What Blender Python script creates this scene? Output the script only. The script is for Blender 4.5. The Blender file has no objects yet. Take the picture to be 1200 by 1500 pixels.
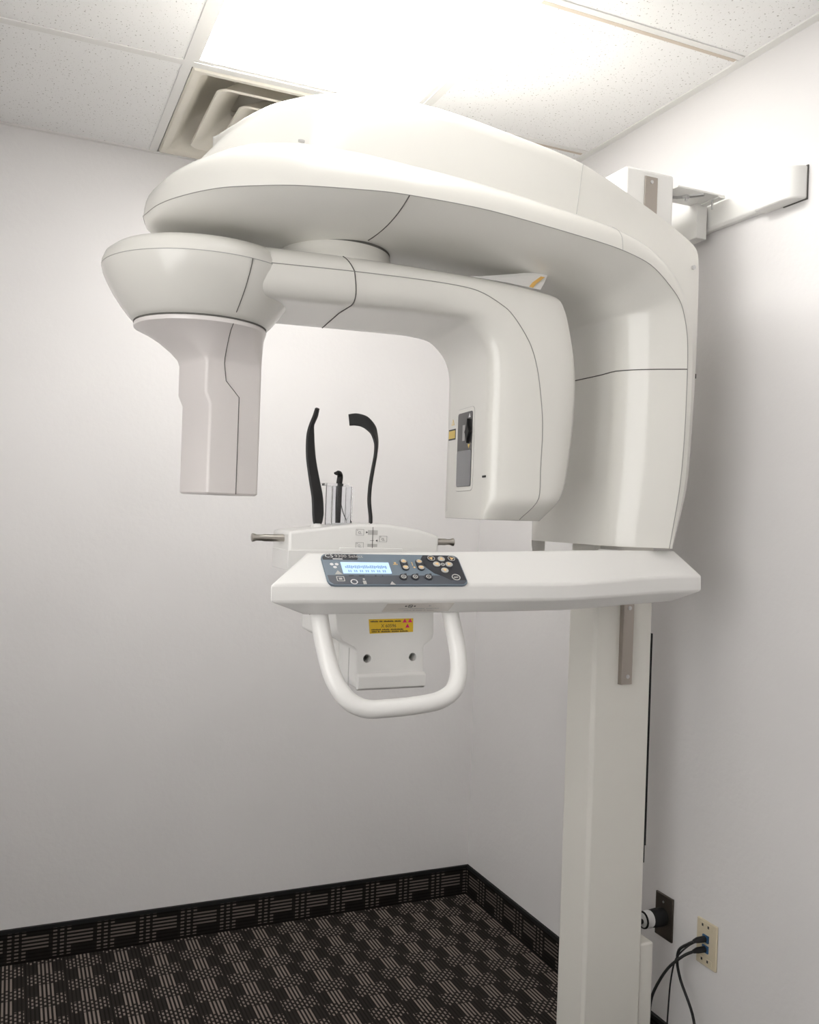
import bpy, bmesh, math
from mathutils import Vector, Matrix

S = bpy.context.scene
COL = S.collection

# ------------------------------------------------------------------ camera
CAM_POS = Vector((-1.53292, -2.84596, 1.34684))
YAW, PITCH, ROLL, FPX = 0.416074, 0.00246, 0.034122, 1317.56
cd = bpy.data.cameras.new('camera')
cam = bpy.data.objects.new('camera', cd)
COL.objects.link(cam)
fw = Vector((math.sin(YAW) * math.cos(PITCH), math.cos(YAW) * math.cos(PITCH), math.sin(PITCH)))
r0 = Vector((math.cos(YAW), -math.sin(YAW), 0))
u0 = r0.cross(fw)
rr = r0 * math.cos(ROLL) + u0 * math.sin(ROLL)
uu = u0 * math.cos(ROLL) - r0 * math.sin(ROLL)
m = Matrix((rr, uu, -fw)).transposed().to_4x4()
m.translation = CAM_POS
cam.matrix_world = m
cd.sensor_fit = 'VERTICAL'
cd.sensor_height = 36.0
cd.sensor_width = 28.8
cd.lens = FPX / 1500 * 36.0
cd.clip_start = 0.05
S.camera = cam

# ------------------------------------------------------------------ world, exposure
w = bpy.data.worlds.new('room_world')
S.world = w
w.use_nodes = True
w.node_tree.nodes['Background'].inputs[0].default_value = (0.86, 0.85, 0.835, 1)
w.node_tree.nodes['Background'].inputs[1].default_value = 3.9
S.view_settings.view_transform = 'Standard'
S.view_settings.look = 'None'
S.view_settings.gamma = 1.0
S.view_settings.use_curve_mapping = False
S.view_settings.exposure = 0.35
LIGHT_POWER = 12.0          # radiance of the ceiling light diffusers

# ------------------------------------------------------------------ materials
def mat(name, col, rough=0.5, metal=0.0, coat=0.0, emit=0.0, trans=0.0, ior=1.45, spec=0.5):
    mt = bpy.data.materials.new(name)
    mt.use_nodes = True
    b = mt.node_tree.nodes['Principled BSDF']
    b.inputs['Base Color'].default_value = (*col, 1)
    b.inputs['Roughness'].default_value = rough
    b.inputs['Metallic'].default_value = metal
    b.inputs['Coat Weight'].default_value = coat
    b.inputs['Coat Roughness'].default_value = 0.06
    b.inputs['Transmission Weight'].default_value = trans
    b.inputs['IOR'].default_value = ior
    b.inputs['Specular IOR Level'].default_value = spec
    if emit:
        b.inputs['Emission Color'].default_value = (*col, 1)
        b.inputs['Emission Strength'].default_value = emit
    return mt

class X:
    """tiny wrapper so shader maths can be written as expressions"""
    def __init__(s, nt, sock): s.nt, s.s = nt, sock
    def _m(s, op, *a, clamp=False):
        n = s.nt.nodes.new('ShaderNodeMath'); n.operation = op; n.use_clamp = clamp
        for i, v in enumerate((s,) + a):
            if isinstance(v, X): s.nt.links.new(v.s, n.inputs[i])
            else: n.inputs[i].default_value = v
        return X(s.nt, n.outputs[0])
    def __add__(s, o): return s._m('ADD', o)
    def __sub__(s, o): return s._m('SUBTRACT', o)
    def __mul__(s, o): return s._m('MULTIPLY', o)
    def floor(s): return s._m('FLOOR')
    def fract(s): return s._m('FRACT')
    def lt(s, o): return s._m('LESS_THAN', o)
    def gt(s, o): return s._m('GREATER_THAN', o)
    def mod(s, o): return s._m('FLOORED_MODULO', o)
    def abs(s): return s._m('ABSOLUTE')
    def max(s, o): return s._m('MAXIMUM', o)

def noise(nt, vec, scale, detail=2.0, rough=0.5):
    n = nt.nodes.new('ShaderNodeTexNoise')
    n.inputs['Scale'].default_value = scale
    n.inputs['Detail'].default_value = detail
    n.inputs['Roughness'].default_value = rough
    nt.links.new(vec, n.inputs['Vector'])
    return n

def geo_pos(nt):
    return nt.nodes.new('ShaderNodeNewGeometry').outputs['Position']

def bump(nt, height, strength, dist):
    b = nt.nodes.new('ShaderNodeBump')
    b.inputs['Strength'].default_value = strength
    b.inputs['Distance'].default_value = dist
    nt.links.new(height, b.inputs['Height'])
    nt.links.new(b.outputs[0], nt.nodes['Principled BSDF'].inputs['Normal'])

def ramp2(nt, fac, c0, c1, p0=0.0, p1=1.0):
    r = nt.nodes.new('ShaderNodeValToRGB')
    r.color_ramp.elements[0].position = p0; r.color_ramp.elements[0].color = (*c0, 1)
    r.color_ramp.elements[1].position = p1; r.color_ramp.elements[1].color = (*c1, 1)
    nt.links.new(fac, r.inputs[0])
    return r.outputs[0]

M = {}
M['plastic'] = mat('gloss_off_white_plastic', (0.775, 0.76, 0.712), 0.34, coat=0.6)
M['plastic_warm'] = mat('gloss_pinkish_white_plastic', (0.83, 0.785, 0.765), 0.30, coat=0.3)
M['plastic_white'] = mat('white_shelf_plastic', (0.85, 0.84, 0.815), 0.32, coat=0.2)
M['column_paint'] = mat('cream_column_paint', (0.82, 0.80, 0.74), 0.42)
M['chrome'] = mat('satin_steel', (0.52, 0.49, 0.45), 0.30, metal=1.0)
M['bracket_steel'] = mat('brushed_bracket_steel', (0.42, 0.38, 0.34), 0.42, metal=0.9)
M['screw'] = mat('screw_zinc', (0.6, 0.6, 0.6), 0.35, metal=1.0)
M['groove'] = mat('dark_joint_groove', (0.12, 0.115, 0.105), 0.8)
M['groove_soft'] = mat('grey_joint_groove', (0.34, 0.33, 0.31), 0.8)
M['black_rubber'] = mat('black_rubber', (0.012, 0.0115, 0.0115), 0.45)
M['black'] = mat('matt_black', (0.008, 0.008, 0.008), 0.7)
M['cable'] = mat('black_cable_jacket', (0.012, 0.012, 0.013), 0.5)
M['hole'] = mat('hole_lining', (0.22, 0.215, 0.20), 0.7)
M['panel_blue'] = mat('slate_blue_panel', (0.185, 0.235, 0.285), 0.38, coat=0.08)
M['panel_dark'] = mat('charcoal_panel', (0.030, 0.032, 0.040), 0.38, coat=0.08)
M['panel_mid'] = mat('grey_panel', (0.085, 0.095, 0.115), 0.38, coat=0.08)
M['lcd'] = mat('lit_blue_display', (0.46, 0.63, 0.84), 0.3, emit=0.5)
M['lcd_text'] = mat('display_segments', (0.30, 0.50, 0.75), 0.4)
M['print_white'] = mat('white_print', (0.78, 0.78, 0.78), 0.5)
M['print_grey'] = mat('grey_print', (0.45, 0.44, 0.43), 0.6)
M['print_pale'] = mat('pale_grey_print', (0.55, 0.54, 0.52), 0.6)
M['print_black'] = mat('black_print', (0.03, 0.03, 0.03), 0.6)
M['button'] = mat('silver_button', (0.55, 0.54, 0.52), 0.35, metal=0.3)
M['button_gold'] = mat('pale_gold_arrow', (0.88, 0.62, 0.30), 0.4)
M['sticker_yellow'] = mat('yellow_sticker', (0.80, 0.52, 0.03), 0.35)
M['sticker_pale'] = mat('pale_sticker_film', (0.74, 0.70, 0.65), 0.25, coat=0.5)
M['magenta'] = mat('magenta_print', (0.72, 0.02, 0.17), 0.45)
M['gold'] = mat('gold_print', (0.78, 0.56, 0.13), 0.45)
M['smoke'] = mat('smoked_window', (0.075, 0.08, 0.095), 0.12, coat=0.6)
M['smoke_dark'] = mat('dark_panel_plate', (0.045, 0.042, 0.042), 0.3)
M['paper'] = mat('translucent_paper', (0.86, 0.85, 0.83), 0.6)
M['paper_orange'] = mat('orange_paper_stripe', (0.85, 0.52, 0.15), 0.6)
M['acrylic'] = mat('clear_acrylic', (0.97, 0.98, 1.0), 0.03, trans=1.0, ior=1.45)
M['vent'] = mat('cream_vent_enamel', (0.80, 0.76, 0.67), 0.45)
M['grid'] = mat('white_grid_enamel', (0.80, 0.79, 0.765), 0.4)
M['grid_tan'] = mat('tan_grid', (0.62, 0.54, 0.46), 0.7)
M['rail'] = mat('white_rail_plastic', (0.84, 0.83, 0.80), 0.35, coat=0.2)
M['ivory'] = mat('ivory_faceplate', (0.66, 0.58, 0.43), 0.4)
M['brown_steel'] = mat('dark_steel_faceplate', (0.075, 0.062, 0.05), 0.38, metal=0.4)
M['blue_jack'] = mat('blue_jack', (0.03, 0.10, 0.22), 0.45)
M['binding'] = mat('black_baseboard_binding', (0.006, 0.006, 0.006), 0.75)
M['plenum'] = mat('dark_plenum', (0.05, 0.05, 0.05), 0.9)

# clear pane of the added window: light passes straight through, with a faint reflection
def pane_mat():
    mt = bpy.data.materials.new('fill_window_pane'); mt.use_nodes = True
    nt = mt.node_tree; nt.nodes.clear()
    o = nt.nodes.new('ShaderNodeOutputMaterial'); mx = nt.nodes.new('ShaderNodeMixShader')
    tr_ = nt.nodes.new('ShaderNodeBsdfTransparent'); gl = nt.nodes.new('ShaderNodeBsdfGlossy')
    gl.inputs['Roughness'].default_value = .02; mx.inputs[0].default_value = .06
    nt.links.new(tr_.outputs[0], mx.inputs[1]); nt.links.new(gl.outputs[0], mx.inputs[2]); nt.links.new(mx.outputs[0], o.inputs[0])
    return mt
M['pane'] = pane_mat()
# lamp diffuser
def diffuser(k):
    mt = mat('lit_diffuser', (1, 0.99, 0.972), 0.6, emit=LIGHT_POWER * k)
    return mt
M['diffuser'] = diffuser(1.0)
M['diffuser_dim'] = diffuser(0.21)  # same diffuser, emission turned down to balance the light

# painted wall: faint roller texture
def wall_mat():
    mt = mat('pale_grey_wall_paint', (0.67, 0.648, 0.635), 0.55, spec=0.35)
    nt = mt.node_tree
    p = geo_pos(nt)
    n = noise(nt, p, 55, 4, 0.55)
    n2 = noise(nt, p, 3.0, 2)
    b = nt.nodes['Principled BSDF']
    nt.links.new(ramp2(nt, n2.outputs[0], (0.775, 0.757, 0.750), (0.80, 0.782, 0.775), 0.3, 0.7), b.inputs['Base Color'])
    bump(nt, n.outputs[0], 0.16, 0.004)
    return mt
M['wall'] = wall_mat()

# mineral-fibre tile: white with worm-hole specks
def tile_mat():
    mt = mat('mineral_fibre_tile', (0.91, 0.905, 0.895), 0.85, spec=0.2)
    nt = mt.node_tree
    p = geo_pos(nt)
    mp = nt.nodes.new('ShaderNodeMapping'); nt.links.new(p, mp.inputs[0])
    mp.inputs['Scale'].default_value = (1.0, 0.75, 1.0)
    n1 = noise(nt, mp.outputs[0], 210, 1.0, 0.4)
    n2 = noise(nt, p, 420, 1.0, 0.5)
    a = X(nt, n1.outputs[0]).gt(0.695)
    c = X(nt, n2.outputs[0]).gt(0.73)
    f = a.max(c * 0.45)
    b = nt.nodes['Principled BSDF']
    nt.links.new(ramp2(nt, f.s, (0.91, 0.905, 0.895), (0.50, 0.48, 0.455)), b.inputs['Base Color'])
    bump(nt, (f * -1.0).s, 0.35, 0.003)
    return mt
M['tile'] = tile_mat()

# woven carpet pattern: columns of long dashes alternating with blocks of short dashes
def carpet_mat(name, across, along, off_a, off_b, single=False, gain=1.0):
    mt = mat(name, (0.03, 0.026, 0.024), 0.95, spec=0.1)
    nt = mt.node_tree
    sep = nt.nodes.new('ShaderNodeSeparateXYZ')
    nt.links.new(geo_pos(nt), sep.inputs[0])
    a = X(nt, sep.outputs[across]) + off_a
    s = X(nt, sep.outputs[along]) + off_b
    P = 0.1056; RIB = P / 10.0; L = 0.1235
    ci = (a * (1 / P)).floor()
    lx = (a * (1 / P)).fract() - 0.5
    rib = (a * (1 / RIB))
    rf = rib.fract() - 0.5
    ri = rib.floor()
    sv = s if single else s + ci.mod(2.0) * (L / 2)
    fy = (sv * (1 / L)).fract()
    stripe = rf.abs().lt(0.24)
    inbar = (fy.lt(0.50)) * (lx.abs().lt(0.20))
    dots = fy.gt(0.53) * (lx.abs().lt(0.45))
    dash = ((fy - 0.53) * (3.0 / 0.47) + ri.mod(2.0) * (0.0 if single else 0.5)).fract().gt(0.42)
    light = stripe * (inbar.max(dots * dash))
    n = noise(nt, sep.inputs[0].links[0].from_socket, 900, 2)
    lum = light * (X(nt, n.outputs[0]) * 0.9 + 0.35)
    b = nt.nodes['Principled BSDF']
    ribdark = rf.abs().lt(0.30) * 0.045
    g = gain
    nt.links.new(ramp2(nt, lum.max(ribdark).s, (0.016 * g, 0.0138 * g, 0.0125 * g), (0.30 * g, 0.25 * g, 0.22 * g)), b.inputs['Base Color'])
    bump(nt, rf.abs().s, 0.4, -0.003)
    return mt
M['carpet'] = carpet_mat('patterned_carpet', 0, 1, 1.192 + 0.0528 + 0.1056 * 40, 0.059 + 0.031 + 0.1235 * 60)
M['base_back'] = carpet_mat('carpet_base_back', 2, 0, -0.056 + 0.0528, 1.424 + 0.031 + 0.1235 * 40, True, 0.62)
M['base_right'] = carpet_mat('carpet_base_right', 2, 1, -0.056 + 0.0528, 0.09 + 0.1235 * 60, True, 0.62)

# ------------------------------------------------------------------ mesh helpers
ORG = {}
def org(o): return ORG.get(o, Vector((0, 0, 0)))

def thing(name, loc, label=None, cat=None, group=None, kind=None):
    o = bpy.data.objects.new(name, None)
    o.empty_display_size = 0.05
    COL.objects.link(o)
    o.location = loc
    ORG[o] = Vector(loc)
    tag(o, label, cat, group, kind)
    return o

def tag(o, label=None, cat=None, group=None, kind=None):
    if label: o['label'] = label
    if cat: o['category'] = cat
    if group: o['group'] = group
    if kind: o['kind'] = kind
    return o

def obj(name, vf, material, parent=None, smooth=None, bevel=0.0, seg=2, origin=None):
    """link verts/faces (world coordinates) as one mesh object"""
    verts, faces = vf
    vs = [Vector(v) for v in verts]
    if origin is None:
        lo = Vector([min(v[i] for v in vs) for i in range(3)])
        hi = Vector([max(v[i] for v in vs) for i in range(3)])
        origin = Vector(((lo.x + hi.x) / 2, (lo.y + hi.y) / 2, lo.z))
    origin = Vector(origin)
    me = bpy.data.meshes.new(name)
    me.from_pydata([v - origin for v in vs], [], faces)
    bm = bmesh.new(); bm.from_mesh(me)
    bmesh.ops.remove_doubles(bm, verts=bm.verts, dist=1e-6)
    bmesh.ops.recalc_face_normals(bm, faces=bm.faces)
    bm.to_mesh(me); bm.free()
    me.materials.append(material)
    if smooth is not None:
        for p in me.polygons: p.use_smooth = True
        me.set_sharp_from_angle(angle=math.radians(smooth))
    o = bpy.data.objects.new(name, me)
    COL.objects.link(o)
    if parent is not None:
        o.parent = parent
        o.location = origin - org(parent)
    else:
        o.location = origin
    ORG[o] = origin
    if bevel:
        md = o.modifiers.new('bevel', 'BEVEL')
        md.width = bevel; md.segments = seg; md.limit_method = 'ANGLE'; md.angle_limit = math.radians(35)
        md.harden_normals = False
        for p in me.polygons: p.use_smooth = True
        if smooth is None: me.set_sharp_from_angle(angle=math.radians(40))
    return o

def box(x0, x1, y0, y1, z0, z1):
    v = [(x, y, z) for z in (z0, z1) for y in (y0, y1) for x in (x0, x1)]
    f = [(0, 2, 3, 1), (4, 5, 7, 6), (0, 1, 5, 4), (2, 6, 7, 3), (0, 4, 6, 2), (1, 3, 7, 5)]
    return v, f

def join(*parts):
    V, F = [], []
    for v, f in parts:
        n = len(V); V += list(v); F += [tuple(i + n for i in q) for q in f]
    return V, F

def xf(vf, fn): return [fn(Vector(v)) for v in vf[0]], vf[1]

def loft(rows, closed=False, cap0=False, cap1=False):
    """rows: lists of equal length; quads between; closed joins the ends of each row"""
    n = len(rows[0]); V = [p for r in rows for p in r]; F = []
    for i in range(len(rows) - 1):
        for j in range(n if closed else n - 1):
            k = (j + 1) % n
            F.append((i * n + j, i * n + k, (i + 1) * n + k, (i + 1) * n + j))
    if cap0: F.append(tuple(range(n - 1, -1, -1)))
    if cap1: F.append(tuple((len(rows) - 1) * n + j for j in range(n)))
    return V, F

def prism(outline, axis, a0, a1):
    """outline: 2D points; axis 'y': outline is (x,z); 'z': (x,y); 'x': (y,z)"""
    def put(p, a):
        return {'y': (p[0], a, p[1]), 'z': (p[0], p[1], a), 'x': (a, p[0], p[1])}[axis]
    return loft([[put(p, a0) for p in outline], [put(p, a1) for p in outline]], True, True, True)

def lathe(profile, c, n=64, capt=True, capb=True):
    rows = []
    for r, z in profile:
        rows.append([(c[0] + r * math.cos(2 * math.pi * k / n), c[1] + r * math.sin(2 * math.pi * k / n), z) for k in range(n)])
    return loft(rows, True, capb and profile[0][0] > 1e-5, capt and profile[-1][0] > 1e-5)

def catmull(pts, sub):
    pts = [Vector(p) for p in pts]; out = []
    for i in range(len(pts) - 1):
        p0 = pts[max(i - 1, 0)]; p1 = pts[i]; p2 = pts[i + 1]; p3 = pts[min(i + 2, len(pts) - 1)]
        if i == 0: p0 = p1 * 2 - p2
        if i + 2 > len(pts) - 1: p3 = p2 * 2 - p1
        for k in range(sub):
            t = k / sub
            # centripetal-free uniform spline, slightly tensioned against overshoot
            m1 = (p2 - p0) * 0.45; m2 = (p3 - p1) * 0.45
            d = (p2 - p1).length * 1.1
            if m1.length > d: m1 = m1.normalized() * d
            if m2.length > d: m2 = m2.normalized() * d
            t2, t3 = t * t, t * t * t
            out.append(p1 * (2 * t3 - 3 * t2 + 1) + m1 * (t3 - 2 * t2 + t) + p2 * (-2 * t3 + 3 * t2) + m2 * (t3 - t2))
    out.append(pts[-1].copy())
    return out

def tube(path, r, n=8, caps=True, up=Vector((0, 0, 1))):
    path = [Vector(p) for p in path]; rows = []
    nrm = None
    for i, p in enumerate(path):
        t = (path[min(i + 1, len(path) - 1)] - path[max(i - 1, 0)]).normalized()
        if nrm is None:
            a = up if abs(t.dot(up)) < 0.9 else Vector((1, 0, 0))
            nrm = (a - t * a.dot(t)).normalized()
        else:
            nrm = (nrm - t * nrm.dot(t)).normalized()
        b = t.cross(nrm)
        ra = r[i] if isinstance(r, (list, tuple)) else r
        rows.append([p + nrm * (ra * math.cos(2 * math.pi * k / n)) + b * (ra * math.sin(2 * math.pi * k / n)) for k in range(n)])
    return loft(rows, True, caps, caps)

def lerp(a, b, t): return a + (b - a) * t
def sstep(a, b, x):
    t = min(max((x - a) / (b - a), 0), 1); return t * t * (3 - 2 * t)

def rrect(w, h, r, n=4):
    """rounded rectangle outline centred on 0"""
    out = []
    for cx, cy, a0 in ((w / 2 - r, h / 2 - r, 0), (-w / 2 + r, h / 2 - r, 90), (-w / 2 + r, -h / 2 + r, 180), (w / 2 - r, -h / 2 + r, 270)):
        for k in range(n + 1):
            a = math.radians(a0 + 90 * k / n)
            out.append((cx + r * math.cos(a), cy + r * math.sin(a)))
    return out

def text_vf(s, size, extrude=0.0):
    cu = bpy.data.curves.new('tmp', 'FONT'); cu.body = s; cu.size = size; cu.extrude = extrude
    cu.resolution_u = 2
    o = bpy.data.objects.new('tmp', cu); COL.objects.link(o)
    dg = bpy.context.evaluated_depsgraph_get()
    me = bpy.data.meshes.new_from_object(o.evaluated_get(dg))
    v = [p.co.copy() for p in me.vertices]; f = [tuple(p.vertices) for p in me.polygons]
    bpy.data.objects.remove(o); bpy.data.curves.remove(cu); bpy.data.meshes.remove(me)
    return v, f

def dash_row(fr, x0, x1, y, h, c, words):
    # a line of print too small to read: word-length strokes of uneven letters
    out = []; x = x0; k = 0; unit = (x1 - x0) / (sum(words) + len(words) - 1)
    for wd in words:
        for q in range(wd):
            hh = h * (0.75 + 0.25 * ((k * 7) % 3) / 2); k += 1
            out.append(fr.rect(x + unit * .5, y + hh / 2, unit * .72, hh, c, c + .0002)); x += unit
        x += unit
    return join(*out)

class Frame:
    """a flat working frame: origin, u (right), v (up), n (out of the surface)"""
    def __init__(s, o, u, v):
        s.o = Vector(o); s.u = Vector(u).normalized(); s.n = s.u.cross(Vector(v)).normalized(); s.v = s.n.cross(s.u); s.sv = 1.0
    def pt(s, a, b, c=0.0): return s.o + s.u * a + s.v * (b * s.sv) + s.n * c
    def plate(s, outline, c0, c1): return loft([[s.pt(a, b, c0) for a, b in outline], [s.pt(a, b, c1) for a, b in outline]], True, True, True)
    def rect(s, cx, cy, w, h, c0, c1, r=0.0):
        o = rrect(w, h, r, 3) if r else [(w / 2, h / 2), (-w / 2, h / 2), (-w / 2, -h / 2), (w / 2, -h / 2)]
        return s.plate([(cx + a, cy + b) for a, b in o], c0, c1)
    def disc(s, cx, cy, r, c0, c1, n=18): return s.plate([(cx + r * math.cos(2 * math.pi * k / n), cy + r * math.sin(2 * math.pi * k / n)) for k in range(n)], c0, c1)
    def ring(s, cx, cy, r0, r1, c0, c1, n=18):
        rows = []
        for r, c in ((r0, c0), (r1, c0), (r1, c1), (r0, c1), (r0, c0)):
            rows.append([s.pt(cx + r * math.cos(2 * math.pi * k / n), cy + r * math.sin(2 * math.pi * k / n), c) for k in range(n)])
        return loft(rows, True)
    def frame_rect(s, cx, cy, w, h, t, c0, c1):
        return join(s.rect(cx, cy + h / 2, w, t, c0, c1), s.rect(cx, cy - h / 2, w, t, c0, c1), s.rect(cx - w / 2, cy, t, h, c0, c1), s.rect(cx + w / 2, cy, t, h, c0, c1))
    def text(s, t, x, y, size, c):
        v, f = text_vf(t, size)
        return [s.pt(x + p.x, y + p.y, c) for p in v], f

# ------------------------------------------------------------------ room
RX0, RY0, H = -2.25, -3.67, 2.427
def struct(name, vf, m_, **k):
    return tag(obj(name, vf, m_, **k), kind='structure')

struct('floor', box(RX0 - .1, .1, RY0 - .1, .1, -0.08, 0), M['carpet'])
struct('wall_back', box(RX0 - .1, .1, 0, .1, 0, 2.75), M['wall'])
struct('wall_right', box(0, .1, RY0 - .1, 0, 0, 2.75), M['wall'])
WY0, WY1, WZ0, WZ1 = -3.15, -1.70, 0.75, 2.30      # window opening added in the unseen left wall to let in fill light
struct('wall_left', join(box(RX0 - .1, RX0, RY0 - .1, WY0, 0, 2.75), box(RX0 - .1, RX0, WY1, 0, 0, 2.75),
                         box(RX0 - .1, RX0, WY0, WY1, 0, WZ0), box(RX0 - .1, RX0, WY0, WY1, WZ1, 2.75)), M['wall'])
wf = struct('added_fill_window', join(box(RX0 - .07, RX0 - .03, WY0, WY0 + .04, WZ0, WZ1), box(RX0 - .07, RX0 - .03, WY1 - .04, WY1, WZ0, WZ1),
                             box(RX0 - .07, RX0 - .03, WY0 + .04, WY1 - .04, WZ0, WZ0 + .04), box(RX0 - .07, RX0 - .03, WY0 + .04, WY1 - .04, WZ1 - .04, WZ1)), M['grid'])
obj('pane', box(RX0 - .053, RX0 - .047, WY0 + .04, WY1 - .04, WZ0 + .04, WZ1 - .04), M['pane'], wf)
obj('sill', box(RX0 - .03, RX0 + .03, WY0 - .03, WY1 + .03, WZ0 - .02, WZ0), M['grid'], wf)
struct('wall_front', box(RX0, 0, RY0 - .1, RY0, 0, 2.75), M['wall'])

def baseboard(name, m_, b0, b1):
    o = struct(name, box(*b0), m_)
    obj('edge_binding', box(*b1), M['binding'], o)
    return o
BH = 0.1025
baseboard('baseboard_back', M['base_back'], (RX0, 0, -0.008, 0, 0, BH - .011), (RX0, 0, -0.009, 0, BH - .011, BH))
baseboard('baseboard_right', M['base_right'], (-0.008, 0, RY0, -0.008, 0, BH - .011), (-0.009, 0, RY0, -0.009, BH - .011, BH))
baseboard('baseboard_left', M['base_right'], (RX0, RX0 + .008, RY0, -0.008, 0, BH - .011), (RX0, RX0 + .009, RY0, -0.009, BH - .011, BH))

# suspended ceiling: backing slab, tiles and grid bars
ceil = struct('ceiling', box(RX0 - .1, .1, RY0 - .1, .1, 2.70, 2.78), M['plenum'])
GX = [0.0, -0.566, -1.176, -1.786, RX0]
GY = [0.0, -0.612, -1.228, -1.840, -2.450, -3.060, RY0]
LIGHTS = [(1, 1), (1, 2)]    # (column, row) of the 2 x 2 ft lights
VENT = (1, 0)
taken = {VENT}
for c, r in LIGHTS: taken.add((c, r))
for i in range(len(GX) - 1):
    for j in range(len(GY) - 1):
        if (i, j) in taken: continue
        x1, x0 = GX[i], GX[i + 1]; y1, y0 = GY[j], GY[j + 1]
        obj('ceiling_tile', box(x0 + .002, x1 - .002, y0 + .002, y1 - .002, H + .0015, H + .017), M['tile'], ceil)
TB = 0.012
for x in GX[1:-1]:
    obj('grid_bar', join(box(x - TB, x + TB, RY0, 0, H - .0015, H + .0015), box(x - .001, x + .001, RY0, 0, H + .0015, H + .035)), M['grid'], ceil)
for j, y in enumerate(GY[1:-1]):
    for i in range(len(GX) - 1):
        if (i, j) in taken and (i, j + 1) in taken and False: continue
        mm = M['grid']
        if i == 0 and j in (0, 1):
            # narrow tan strip along the runner beside the cut tile
            obj('grid_bar', box(GX[i + 1] + TB, GX[i] - .03, y - TB * .45, y + TB * .45, H - .002, H + .0012), M['grid_tan'], ceil)
            obj('grid_bar', box(GX[i + 1] + TB, GX[i] - .022, y - TB * 1.9, y - TB * .46, H - .0015, H + .0012), mm, ceil)
        else:
            obj('grid_bar', box(GX[i + 1] + TB, GX[i] - TB, y - TB, y + TB, H - .0015, H + .0012), mm, ceil)
def trim(n, b): return struct('trim_%d' % n, box(*b), M['grid'])
trim(1, (-0.022, 0, RY0, 0, H - .003, H + .0015))
trim(2, (RX0, -0.022, -0.014, 0, H - .003, H + .0015))
trim(3, (RX0, RX0 + .022, RY0, -0.014, H - .003, H + .0015))

# ceiling lights
def ceiling_light(c, r, label, m_=None):
    x0, x1 = GX[c + 1] + TB, GX[c] - TB
    y0, y1 = GY[r + 1] + TB, GY[r] - TB
    t = thing('ceiling_light', ((x0 + x1) / 2, (y0 + y1) / 2, H), label, 'ceiling light')
    e = .012
    obj('frame', join(box(x0, x0 + e, y0, y1, H + .0018, H + .03), box(x1 - e, x1, y0, y1, H + .0018, H + .03),
                      box(x0 + e, x1 - e, y0, y0 + e, H + .0018, H + .03), box(x0 + e, x1 - e, y1 - e, y1, H + .0018, H + .03)), M['grid'], t)
    obj('diffuser', box(x0 + e, x1 - e, y0 + e, y1 - e, H + .006, H + .010), m_ or M['diffuser'], t)
    obj('housing', join(box(x0, x1, y0, y1, H + .09, H + .10), box(x0, x0 + .004, y0, y1, H + .03, H + .09), box(x1 - .004, x1, y0, y1, H + .03, H + .09)), M['grid'], t)
ceiling_light(1, 1, 'glowing white flat ceiling light panel between the vent and the tiles')
ceiling_light(1, 2, 'second square ceiling light panel, on the viewer side of the glowing one', M['diffuser_dim'])



# square air diffuser
def air_vent():
    cx, cy = (GX[1] + GX[2]) / 2, (GY[0] + GY[1]) / 2
    hx, hy = .305 - TB, .306 - TB
    t = thing('air_vent', (cx, cy, H), 'cream square ceiling air vent with nested louvres beside the light panel', 'air vent')
    def sq(h, z, r=.02, k=None):
        return [(cx + a, cy + b, z) for a, b in rrect(2 * h, 2 * h, r, 5)]
    obj('frame', loft([sq(.29, H + .002, .003), sq(.285, H - .004, .003), sq(.272, H - .004, .003), sq(.262, H + .004, .02)], True), M['vent'], t, smooth=30)
    obj('outer_throat', loft([sq(.262, H + .004, .02), sq(.235, H + .035, .03), sq(.222, H + .062, .03), sq(.200, H + .082, .03), sq(.15, H + .092, .03), sq(.125, H + .095, .03), sq(.122, H + .2, .03)], True), M['vent'], t, smooth=50)
    obj('louvre', loft([sq(.118, H + .075, .03), sq(.15, H + .048, .03), sq(.185, H + .012, .03), sq(.205, H - .002, .03), sq(.210, H - .003, .03), sq(.211, H + .002, .03), sq(.19, H + .018, .03), sq(.155, H + .055, .03), sq(.122, H + .082, .03)], True), M['vent'], t, smooth=50)
    obj('louvre', loft([sq(.055, H + .060, .02), sq(.09, H + .03, .025), sq(.128, H + .002, .025), sq(.135, H - .002, .025), sq(.136, H + .003, .025), sq(.095, H + .037, .025), sq(.058, H + .067, .02)], True), M['vent'], t, smooth=50)
    obj('centre_plate', loft([sq(.075, H + .006, .02), sq(.075, H + .009, .02)], True, True, True), M['vent'], t)
    obj('duct', join(box(cx - .2, cx + .2, cy - .2, cy + .2, H + .199, H + .203)), M['black'], t)
    # crooked spring clip and tape inside
    obj('tape_flap', loft([[(cx - .155, cy - .165, H + .055), (cx - .145, cy - .175, H + .10)], [(cx - .10, cy - .165, H + .052), (cx - .135, cy - .18, H + .10)]]), M['paper'], t)
    obj('spring_clip', tube([(cx - .02, cy - .10, H + .075), (cx + .02, cy - .12, H + .085), (cx + .07, cy - .10, H + .075)], .006, 6), M['chrome'], t)
    return t
air_vent()

# ------------------------------------------------------------------ the x-ray machine
Y0 = -1.09
root = thing('panoramic_xray_machine', (-0.235, Y0, 0), 'white floor-standing dental panoramic x-ray machine with curved overhead arm and rotating gantry', 'x-ray machine')

def seamline(pts, parent, r=.0012, m_=None, name='joint_line'):
    return obj(name, tube(pts, r, 5, True), m_ or M['groove'], parent, smooth=60)

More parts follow.
